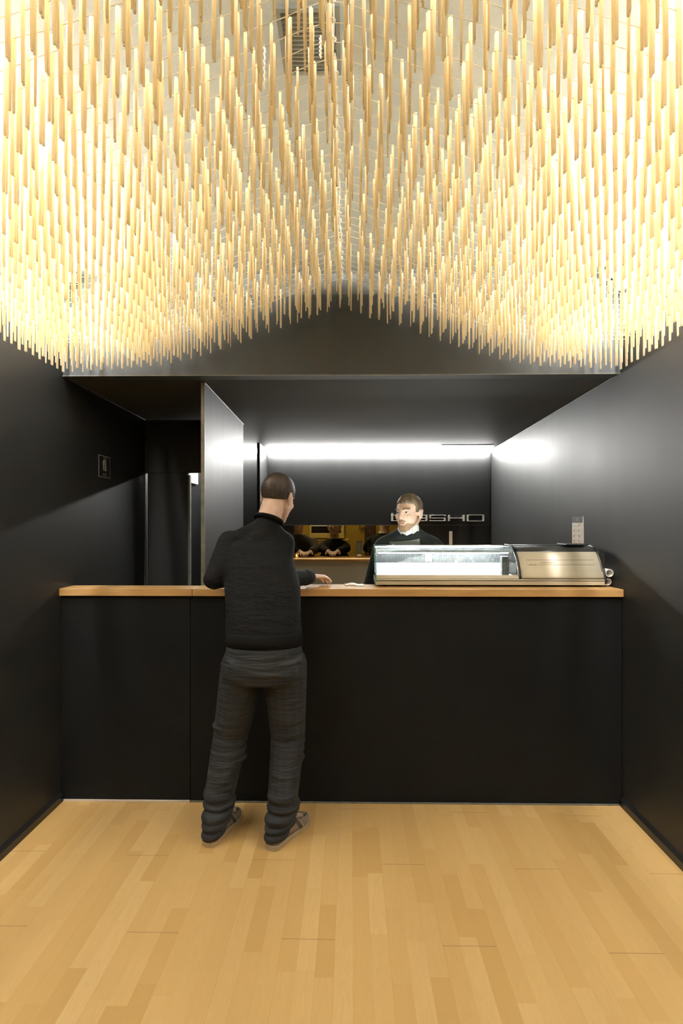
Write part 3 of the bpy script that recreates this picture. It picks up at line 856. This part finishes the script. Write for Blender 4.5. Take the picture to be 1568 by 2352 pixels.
# ---- sneakers
def sneaker(parent, heel, toe):
    heel, toe = V((heel[0], heel[1], 0)), V((toe[0], toe[1], 0))
    d = (toe - heel); L = d.length; d.normalize(); s = V((d.y, -d.x, 0))      # s to the right of the foot
    P = lambda u, a, z: heel + d * (u * L) + s * a + V((0, 0, z))
    def half(u):    # half width along the foot
        pts = [(0, .035), (.12, .0365), (.35, .036), (.55, .042), (.72, .049), (.82, .047), (.90, .043), (1, .040)]
        w = .04
        for (a, wa), (b, wb) in zip(pts, pts[1:]):
            if u <= b: w = wa + (wb - wa) * (u - a) / (b - a); break
        if u < .11: w *= math.sqrt(max(0.004, 1 - ((.11 - u) / .11) ** 2))
        if u > .84: w *= math.sqrt(max(0.004, 1 - ((u - .84) / .16) ** 2))
        return w
    def hgt(u):
        pts = [(0, .056), (.1, .078), (.3, .090), (.45, .088), (.58, .074), (.75, .056), (.88, .046), (.96, .036), (1, .026)]
        for (a, wa), (b, wb) in zip(pts, pts[1:]):
            if u <= b: return wa + (wb - wa) * (u - a) / (b - a)
        return .02
    us = [0, .002, .007, .016, .03, .05, .08, .11, .15, .22, .3, .38, .46, .54, .62, .7, .78, .84, .89, .93, .96, .98, .992, .998, 1]
    def toe_up(u): return .012 * max(0, (u - .8) / .2) ** 2
    def U(u, a, off=0.0):   # a 0..pi across the upper
        w, h = half(u) + off, hgt(u) + off
        ca, sa = math.cos(a), math.sin(a)
        return P(.012 + u * .976, w * math.copysign(abs(ca) ** .75, ca), .016 + toe_up(u) + (h - .016) * sa ** .8)
    sh = MB()
    rings = [[U(u, PI * k / 16) for k in range(17)] for u in us]
    o = sh.loft(rings).build('sneaker', 'suede', parent, smooth=True)
    mb = MB()
    rings = []
    for u in us:
        w = half(u) + .004; tu = toe_up(u)
        rings.append([P(u * 1.008 - .004, -w, .001 + tu), P(u * 1.008 - .004, w, .001 + tu), P(u * 1.008 - .004, w + .001, .021 + tu), P(u * 1.008 - .004, -w - .001, .021 + tu)])
    def sub(mb, nm, m, smooth=True):
        x = mb.build(nm, m, None, smooth=smooth); x.parent = o
        x.location = (0, 0, 0); return x
    sub(mb.loft(rings), 'sole', 'sole', False)
    def patch(u0, u1, a0, a1, off, skew=0.0, n=8):
        m2 = MB(); vs = []; fs = []
        for i in range(n + 1):
            for k in range(n + 1):
                a = a0 + (a1 - a0) * k / n; vs.append(U(u0 + (u1 - u0) * i / n + skew * math.sin(a), a, off))
        for i in range(n):
            for k in range(n):
                q = i * (n + 1) + k; fs.append((q, q + 1, q + n + 2, q + n + 1))
        return m2.add(vs, fs)
    sub(patch(.60, .68, .02, 1.05, .0016, -.10), 'side_stripe', 'stripe')
    sub(patch(.695, .71, .02, 1.0, .0020, -.10), 'side_line', 'lace')
    sub(patch(.54, .93, 1.02, 1.30, .0016), 'eyelet_band', 'stripe')
    sub(patch(.54, .93, PI - 1.30, PI - 1.02, .0016), 'eyelet_band', 'stripe')
    sub(patch(.60, .68, PI - 1.05, PI - .02, .0016, -.10), 'side_stripe', 'stripe')
    mb = MB()
    for k in range(6):
        u = .56 + k * .042
        mb.tube([U(u + .01 * math.sin(j), 1.05 + (PI - 2.1) * j / 6, .004 + .003 * math.sin(PI * j / 6)) for j in range(7)], .003, 6)
    sub(mb, 'laces', 'lace')
    return o

# ---- the customer, seen from behind, leaning on the counter
cu = thing('person', (-.48, 2.52, 0), 'person seen from behind in black sweater and dark jeans leaning on the counter', 'person')
hc = V((-.400, 2.80, 1.648)); HR = rotz(-.35, -.26, .10) * 1.09
nb = V((-.462, 2.735, 1.475))
LS_, RS_ = V((-.640, 2.700, 1.405)), V((-.362, 2.715, 1.400))
LE, RE = V((-.700, 2.615, 1.222)), V((-.362, 2.580, 1.222))
LW, RW = V((-.585, 2.825, 1.217)), V((-.232, 2.800, 1.213))
LH, RH = V((-.525, 2.500, .83)), V((-.325, 2.500, .83))
LK, RK = V((-.598, 2.535, .455)), V((-.312, 2.535, .455))
LA, RA = V((-.640, 2.470, .085)), V((-.328, 2.450, .085))
def trunk(mb, g):
    mb.ellrings([((-.425, 2.50, .80), .168 + g, .115 + g), ((-.425, 2.505, .90), .173 + g, .115 + g), ((-.436, 2.545, 1.05), .170 + g, .112 + g), ((-.450, 2.600, 1.18), .178 + g, .112 + g),
                 ((-.476, 2.655, 1.30), .166 + g, .112 + g), ((-.488, 2.692, 1.385), .152 + g, .092 + g), ((-.464, 2.715, 1.44), .110 + g, .068 + g), ((-.460, 2.73, 1.475), .065 + g, .056 + g)], 28)
mb = MB()
trunk(mb, 0)
mb.cap(nb - V((0, .03, .04)), hc + HR @ V((0, -.03, -.03)), .066, .061)
head_parts(mb, HR, hc)
for s, e, w_, h, k, a in ((LS_, LE, LW, LH, LK, LA), (RS_, RE, RW, RH, RK, RA)):
    mb.cap(s, e, .052, .040); mb.cap(e, w_, .040, .028)
    mb.cap(h, k, .085, .058); mb.cap(k, a, .056, .038); mb.cap(a, a + V((.015, .05, -.045)), .034, .03)
hand(mb, RW + V((.008, .018, .002)), (.60, .78, -.07), (.05, .1, 1), -1, .20, 1.05)
hand(mb, LW + V((.010, .014, .0)), (.85, .5, -.10), (0, .1, 1), 1, .20, 1.0)
body = mb.build('body', 'skin2', cu, remesh=.0046, relax=3)
hair_part(HR, hc, lambda y, x: .062 if y > .045 else (.012 if y > -.02 else -.012 - .35 * max(0, -y - .02)), 1.06, 'hair', 'hair', cu)
mb = MB()
trunk(mb, .016)
for s, e, w_ in ((LS_, LE, LW), (RS_, RE, RW)):
    mb.cap(s, e, .066, .056); mb.cap(e, w_ - (w_ - e) * .10, .055, .042)
mb.ell(LE + V((.0, 0, -.004)), (.058, .055, .050)); mb.cap(V((-.60, 2.705, 1.412)), V((-.40, 2.705, 1.41)), .062); mb.cap(V((-.57, 2.71, 1.43)), V((-.455, 2.735, 1.48)), .056, .062); mb.cap(V((-.385, 2.71, 1.425)), V((-.445, 2.735, 1.48)), .056, .062)
na_ = V((-.462, 2.705, 1.435)); nd_ = (hc + HR @ V((0, -.03, -.03)) - na_).normalized(); mb.cap(na_ - nd_ * .03, na_ + nd_ * .060, .088, .072)
sw = MB(); sw.v, sw.f = mb.v, mb.f
# cut the sweater off at its hem
so = sw.build('sweater', 'sweater', cu, remesh=.008, relax=4)
import bmesh
bm = bmesh.new(); bm.from_mesh(so.data)
bmesh.ops.bisect_plane(bm, geom=bm.verts[:] + bm.edges[:] + bm.faces[:], plane_co=(0, 0, .925), plane_no=(0, 0, 1), clear_inner=True)
edges = [e for e in bm.edges if e.is_boundary]
bmesh.ops.holes_fill(bm, edges=edges)
bm.to_mesh(so.data); bm.free()
n = 40
def ring_(c, rx, ry, z): return [(c[0] + rx * math.cos(2 * PI * i / n), c[1] + ry * math.sin(2 * PI * i / n), z) for i in range(n)]
band = MB().loft([ring_((-.425, 2.507), .184, .127, .912), ring_((-.425, 2.507), .189, .1325, .914), ring_((-.427, 2.511), .190, .134, .945), ring_((-.430, 2.52), .190, .134, .978), ring_((-.430, 2.52), .178, .122, .978)])
band.build('hem_rib', 'rib', so.parent and cu, smooth=True)
for e, w_ in ((LE, LW), (RE, RW)):
    d = (w_ - e).normalized()
    MB().cap(w_ - d * .035, w_ - d * .002, .0455, .041).build('cuff', 'sweater', cu, smooth=True)
na, nd = V((-.462, 2.705, 1.435)), (hc + HR @ V((0, -.03, -.03)) - V((-.462, 2.705, 1.435))).normalized()
MB().torus((0, 0, 0), .069, .014).build('collar', 'rib', None, smooth=True)
cl = bpy.data.objects['collar']; cl.parent = cu; cl.location = na + nd * .098 - cu.location; cl.rotation_euler = nd.to_track_quat('Z', 'Y').to_euler()
mb = MB()
mb.ellrings([((-.425, 2.500, .74), .182, .128), ((-.425, 2.495, .80), .190, .140), ((-.425, 2.500, .88), .188, .132), ((-.425, 2.507, .945), .180, .124)], 28)
for h, k, a, sx in ((LH, LK, LA, -1), (RH, RK, RA, 1)):
    mb.cap(h + V((0, 0, -.02)), k, .112, .086)
    mb.ell(h + V((-.004 * sx, -.045, -.03)), (.088, .085, .098))
    mb.cap(k, a + V((0, .0, .09)), .086, .072)
    for q, (dz, r) in enumerate(((.06, .088), (.02, .084), (-.02, .088), (-.06, .084), (-.10, .086))):
        mb.ell(k + V((0, -.012 + .004 * (q % 2), dz)), (r, r * .95, .026))
for a, tl in ((LA, V((.077, .265, 0))), (RA, V((.136, .242, 0)))):
    d = tl.normalized(); c0 = V((a.x, a.y, 0))
    R = Matrix.Rotation(math.atan2(-d.x, d.y), 3, 'Z')
    for (f, z, rx, ry, rz) in ((0, .205, .074, .076, .05), (.008, .158, .079, .088, .034), (-.014, .112, .070, .092, .038), (.024, .125, .062, .080, .034),
                               (-.026, .078, .061, .085, .034), (-.044, .043, .054, .076, .028), (.010, .072, .056, .070, .030)):
        mb.ell(c0 + d * f + V((0, 0, z)), (rx, ry, rz), R)
mb.build('jeans', 'jeans', cu, remesh=.006, relax=3)
sneaker(cu, (-.672, 2.372), (-.590, 2.652)).location = -cu.location
sneaker(cu, (-.378, 2.352), (-.228, 2.610)).location = -cu.location

# ---- server behind the case
sv = thing('person', (.37, 3.33, 0), 'bearded person in dark kitchen jacket with white collar behind the display case, looking left', 'person')
hc = V((.372, 3.31, 1.573)); HR = rotz(PI + -.62, -.05, 0)
def torso(mb, c, g, sh=1.40, rx=.19, back=0.0):
    x, y = c
    mb.ellrings([((x, y, .80), .165 + g, .115 + g), ((x, y, .95), .155 + g, .112 + g), ((x, y, 1.12), .165 + g, .118 + g), ((x, y, sh - .11), rx - .01 + g, .122 + g),
                 ((x, y, sh - .02), rx - .02 + g, .10 + g), ((x, y, sh + .035), .125 + g, .078 + g), ((x, y, sh + .075), .062 + g, .058 + g)], 28)
def legs(mb, c, g=0.0):
    x, y = c
    for s in (-1, 1):
        mb.cap((x + s * .09, y, .82), (x + s * .10, y - .01, .46), .085 + g, .058 + g); mb.cap((x + s * .10, y - .01, .46), (x + s * .10, y + .01, .09), .056 + g, .042 + g)
def feet(c, fwd, parent):
    x, y = c
    for s in (-1, 1):
        m2 = MB().ell((x + s * .10, y + fwd * .06, .042), (.046, .13, .042)); m2.box((x + s * .10 - .044, y + fwd * .06 - .12, .0), (x + s * .10 + .044, y + fwd * .06 + .12, .02))
        m2.build('shoe', 'rubber', parent, remesh=.008)
mb = MB(); c = (.372, 3.34)
torso(mb, c, 0, 1.375); legs(mb, c)
mb.cap((.372, 3.335, 1.42), hc + HR @ V((0, -.02, -.04)), .058, .056)
head_parts(mb, HR, hc)
SLs, SLe, SLw = V((.205, 3.33, 1.345)), V((.135, 3.275, 1.12)), V((.26, 3.205, 1.00))
SRs, SRe, SRw = V((.540, 3.33, 1.345)), V((.60, 3.32, 1.10)), V((.50, 3.225, .99))
for s, e, w_ in ((SLs, SLe, SLw), (SRs, SRe, SRw)):
    mb.cap(s, e, .050, .038); mb.cap(e, w_, .038, .028)
hand(mb, SLw, (.7, .05, -.4), (.1, -.3, .9), -1); hand(mb, SRw, (-.7, .05, -.4), (.1, -.3, .9), 1)
mb.build('body', 'skin', sv, remesh=.0042, relax=3)
hair_part(HR, hc, lambda y, x: .066 - .25 * max(0, x - .03) if y > .035 else (.005 if y > -.03 else -.03), 1.11, 'hair', 'hair2', sv, .006)
# stubble on jaw and chin
mb = MB(); P = lambda x, y, z: hc + HR @ V((x, y, z))
mb.ell(P(0, .041, -.068), (.0525, .0495, .0445), HR); mb.cap(P(-.012, .0735, -.0985), P(.012, .0735, -.0985), .0195)
for s in (-1, 1):
    mb.cap(P(s * .0585, -.002, -.040), P(s * .022, .0590, -.0955), .0183, .0185)
    mb.cap(P(s * .004, .0905, -.0445), P(s * .020, .086, -.0475), .0055, .005)
mb.build('beard', 'beard', sv, remesh=.0035, relax=2)
mb = MB().cap(P(-.015, .0935, -.0605), P(.015, .0935, -.0605), .0042); mb.build('mouth', 'lip', sv, smooth=True)
for s in (-1, 1):
    ec = P(s * .031, .0765, .008)
    e_ = MB().ell(ec, (.0125, .0125, .0085), HR).build('eye', 'eye', sv, smooth=True)
    i_ = MB().ell(P(s * .031 , .0875, .008), (.0055, .003, .0055), HR).build('iris', 'iris', None, smooth=True); i_.parent = e_
    MB().tube([P(s * (.014 + .009 * k), .0995 - .0012 * k * k - .001 * k, .0265 + .004 * math.sin(PI * k / 4)) for k in range(5)], .0035, 6).build('eyebrow', 'hair2', sv, smooth=True)
mb = MB(); torso(mb, c, .018, 1.375, .195)
for s, e, w_ in ((SLs, SLe, SLw), (SRs, SRe, SRw)):
    mb.cap(s, e, .066, .054); mb.cap(e, w_ - (w_ - e) * .15, .052, .044)
mb.cap((.30, 3.335, 1.40), (.35, 3.335, 1.445), .062, .058); mb.cap((.444, 3.335, 1.40), (.394, 3.335, 1.445), .062, .058); mb.cap((.215, 3.335, 1.365), (.32, 3.335, 1.415), .060, .056); mb.cap((.529, 3.335, 1.365), (.424, 3.335, 1.415), .060, .056)
ja = mb.build('jacket', 'jacket', sv, remesh=.0075, relax=4)
mb = MB(); legs(mb, c, .02); mb.ellrings([((c[0], c[1], .76), .175, .13), ((c[0], c[1], .93), .172, .128)]); mb.build('trousers', 'blackcl', sv, remesh=.012)
feet(c, -1, sv)
# shirt collar and jacket flap
cb = MB()
for s in (-1, 1):
    pts = [(0, .060, .02), (s * .03, .048, .028), (s * .055, .012, .045), (s * .05, -.045, .055), (0, -.066, .058)]
    for p, q in zip(pts, pts[1:]):
        p, q = V(p), V(q)
        cb.prism([p, q, q + V((q.x * .18, q.y * .18, -.034)), p + V((p.x * .18, p.y * .18, -.042))], (p.x * .08 + .0005, p.y * .08, .003))
co = cb.build('shirt_collar', 'shirt', None); co.parent = sv; co.scale = (1.02, 1.10, 1.0); co.location = V((.370, 3.312, 1.452)) - sv.location; co.rotation_euler = (0, 0, PI - .25)
st = MB(); na_ = 26
ra = [PI * (-1.28 + 2.56 * k / na_) for k in range(na_ + 1)]     # open toward the front
def sc_(rad, z, f): return [(rad * .98 * math.sin(a), rad * math.cos(a) * 1.02, z - .018 * f * (1 - math.cos(a)) * .5) for a in [PI * (-.80 + 1.60 * k / na_) for k in range(na_ + 1)]]
R0 = [sc_(.086, -.020, 1), sc_(.073, .022, 1), sc_(.070, .022, 1), sc_(.080, -.020, 1)]
vs = [p for ring in zip(*R0) for p in ring]; fs = []
for k in range(na_):
    for q in range(4): fs.append((k * 4 + q, k * 4 + (q + 1) % 4, k * 4 + 4 + (q + 1) % 4, k * 4 + 4 + q))
fs += [(0, 1, 2, 3), (na_ * 4 + 3, na_ * 4 + 2, na_ * 4 + 1, na_ * 4)]
so_ = st.add(vs, fs).build('stand_collar', 'jacket', None, smooth=False); so_.parent = sv; so_.location = V((.372, 3.328, 1.452)) - sv.location; so_.rotation_euler = (0, 0, -.2)
# flap across the chest
fl = MB()
for (x0, x1, z0, z1) in ((.245, .43, 1.352, 1.392),):
    g = 14; vs = []; fs = []
    for i in range(g + 1):
        u = i / g; x = x0 + (x1 - x0) * u
        yy = 3.34 - (.118 + .026) * math.sqrt(max(.02, 1 - ((x - .372) / .235) ** 2))
        zt = z1 + .02 * u * u; zb = z0 - .004 + .030 * u
        vs += [(x, yy - .003, zb), (x, yy + .022, zt), (x, yy + .008, zb), (x, yy + .034, zt)]
    for i in range(g):
        a = i * 4; b = a + 4
        fs += [(a, b, b + 1, a + 1), (a + 2, a + 3, b + 3, b + 2), (a + 1, b + 1, b + 3, a + 3), (a, a + 2, b + 2, b)]
    fs += [(0, 1, 3, 2), (g * 4, g * 4 + 2, g * 4 + 3, g * 4 + 1)]
    fl.add(vs, fs)
fl.build('jacket_flap', 'trim', sv)
MB().ell((.262, 3.205, 1.372), (.007, .004, .007)).build('button', 'shirt', sv, smooth=True)

# ---- people beyond the opening
def diner(loc, lab, cloth, fwd, sh, hands, yaw=0.0, hair='hair', rx=.19, collar=False, el=.21):
    x, y = loc
    p = thing('person', (x, y, 0), lab, 'person')
    hc = V((x, y + fwd * .03, sh + .235)); R = rotz((0 if fwd > 0 else PI) + yaw)
    b = MB(); torso(b, loc, 0, sh, rx); legs(b, loc)
    b.cap((x, y, sh + .04), hc + R @ V((0, -.02, -.04)), .057, .055); head_parts(b, R, hc)
    j = MB(); torso(j, loc, .018, sh, rx)
    for s in (-1, 1):
        hx, hy = hands[0 if s < 0 else 1]
        S = V((x + s * min(.17, rx - .015), y, sh - .03)); W = V((hx, hy, 1.196)); E = V((x + s * el, y + fwd * .14, 1.215)) if hy * fwd > (y + .1 * fwd) * fwd else V((x + s * .23, y + fwd * .05, sh - .28))
        b.cap(S, E, .048, .038); b.cap(E, W, .038, .027)
        hand(b, W, (-.35 * s, fwd * .8, -.05), (0, .1, 1), s * fwd, .14)
        j.cap(S, E, .064, .052); j.cap(E, W - (W - E) * .12, .05, .042)
    b.build('body', 'skin2', p, remesh=.006, relax=3)
    hair_part(R, hc, lambda yy, xx: .06 if yy > .045 else (.01 if yy > -.02 else -.03), 1.06, 'hair', hair, p)
    j.build('sweater' if not collar else 'jacket', cloth, p, remesh=.009, relax=4)
    t = MB(); legs(t, loc, .02); t.ellrings([((x, y, .76), .175, .13), ((x, y, .93), .172, .128)]); t.build('trousers', 'blackcl', p, remesh=.012)
    feet(loc, fwd, p)
    if collar:
        MB().torus((0, 0, 0), .061, .013).build('shirt_collar', 'shirt', None, smooth=True)
        q = [o for o in bpy.data.objects if o.name.startswith('shirt_collar')][-1]; q.parent = p; q.location = (0, .0, sh + .075); q.rotation_euler = (.12, 0, 0); q.scale = (1, 1, 1.6)
    return p
diner((-.62, 6.02), 'person in dark grey sweater leaning on the wooden shelf beyond the opening', 'greysw', -1, 1.31, ((-.57, 5.70), (-.45, 5.70)))
diner((-.205, 6.25), 'person in black top with hands on the shelf, under the yellow framed window', 'blackcl', -1, 1.255, ((-.255, 5.76), (-.15, 5.76)), rx=.15, el=.15)
diner((.40, 6.10), 'person in black jacket and white collar seen from behind beyond the opening', 'jacket', 1, 1.325, ((.3, 6.35), (.5, 6.35)), rx=.20, collar=True)

# ------------------------------------------------------------------ camera, world, view
cam = bpy.data.cameras.new('camera'); co = bpy.data.objects.new('camera', cam); COL.objects.link(co)
co.location = (0, 0, CAMZ); co.rotation_euler = (PI / 2, 0, TH)
cam.sensor_fit = 'VERTICAL'; cam.sensor_height = 36; cam.sensor_width = 24
cam.lens = F / 2352 * 36
cam.shift_x = -4 / 2352; cam.shift_y = 29 / 2352
cam.clip_start = .02
SC.camera = co
w = bpy.data.worlds.new('world'); SC.world = w; w.use_nodes = True
w.node_tree.nodes['Background'].inputs[0].default_value = (.5, .5, .5, 1)
w.node_tree.nodes['Background'].inputs[1].default_value = 0.0
SC.view_settings.view_transform = 'Standard'; SC.view_settings.look = 'None'
SC.view_settings.exposure = 0.0; SC.view_settings.gamma = 1.0; SC.view_settings.use_curve_mapping = False
cy = SC.cycles
cy.use_denoising = True; cy.use_adaptive_sampling = True; cy.adaptive_threshold = .02
try: cy.denoiser = 'OPENIMAGEDENOISE'
except Exception: pass
cy.max_bounces = 10; cy.diffuse_bounces = 5; cy.glossy_bounces = 4; cy.transmission_bounces = 8; cy.transparent_max_bounces = 12
cy.sample_clamp_indirect = 12.0
cy.caustics_reflective = False; cy.caustics_refractive = False
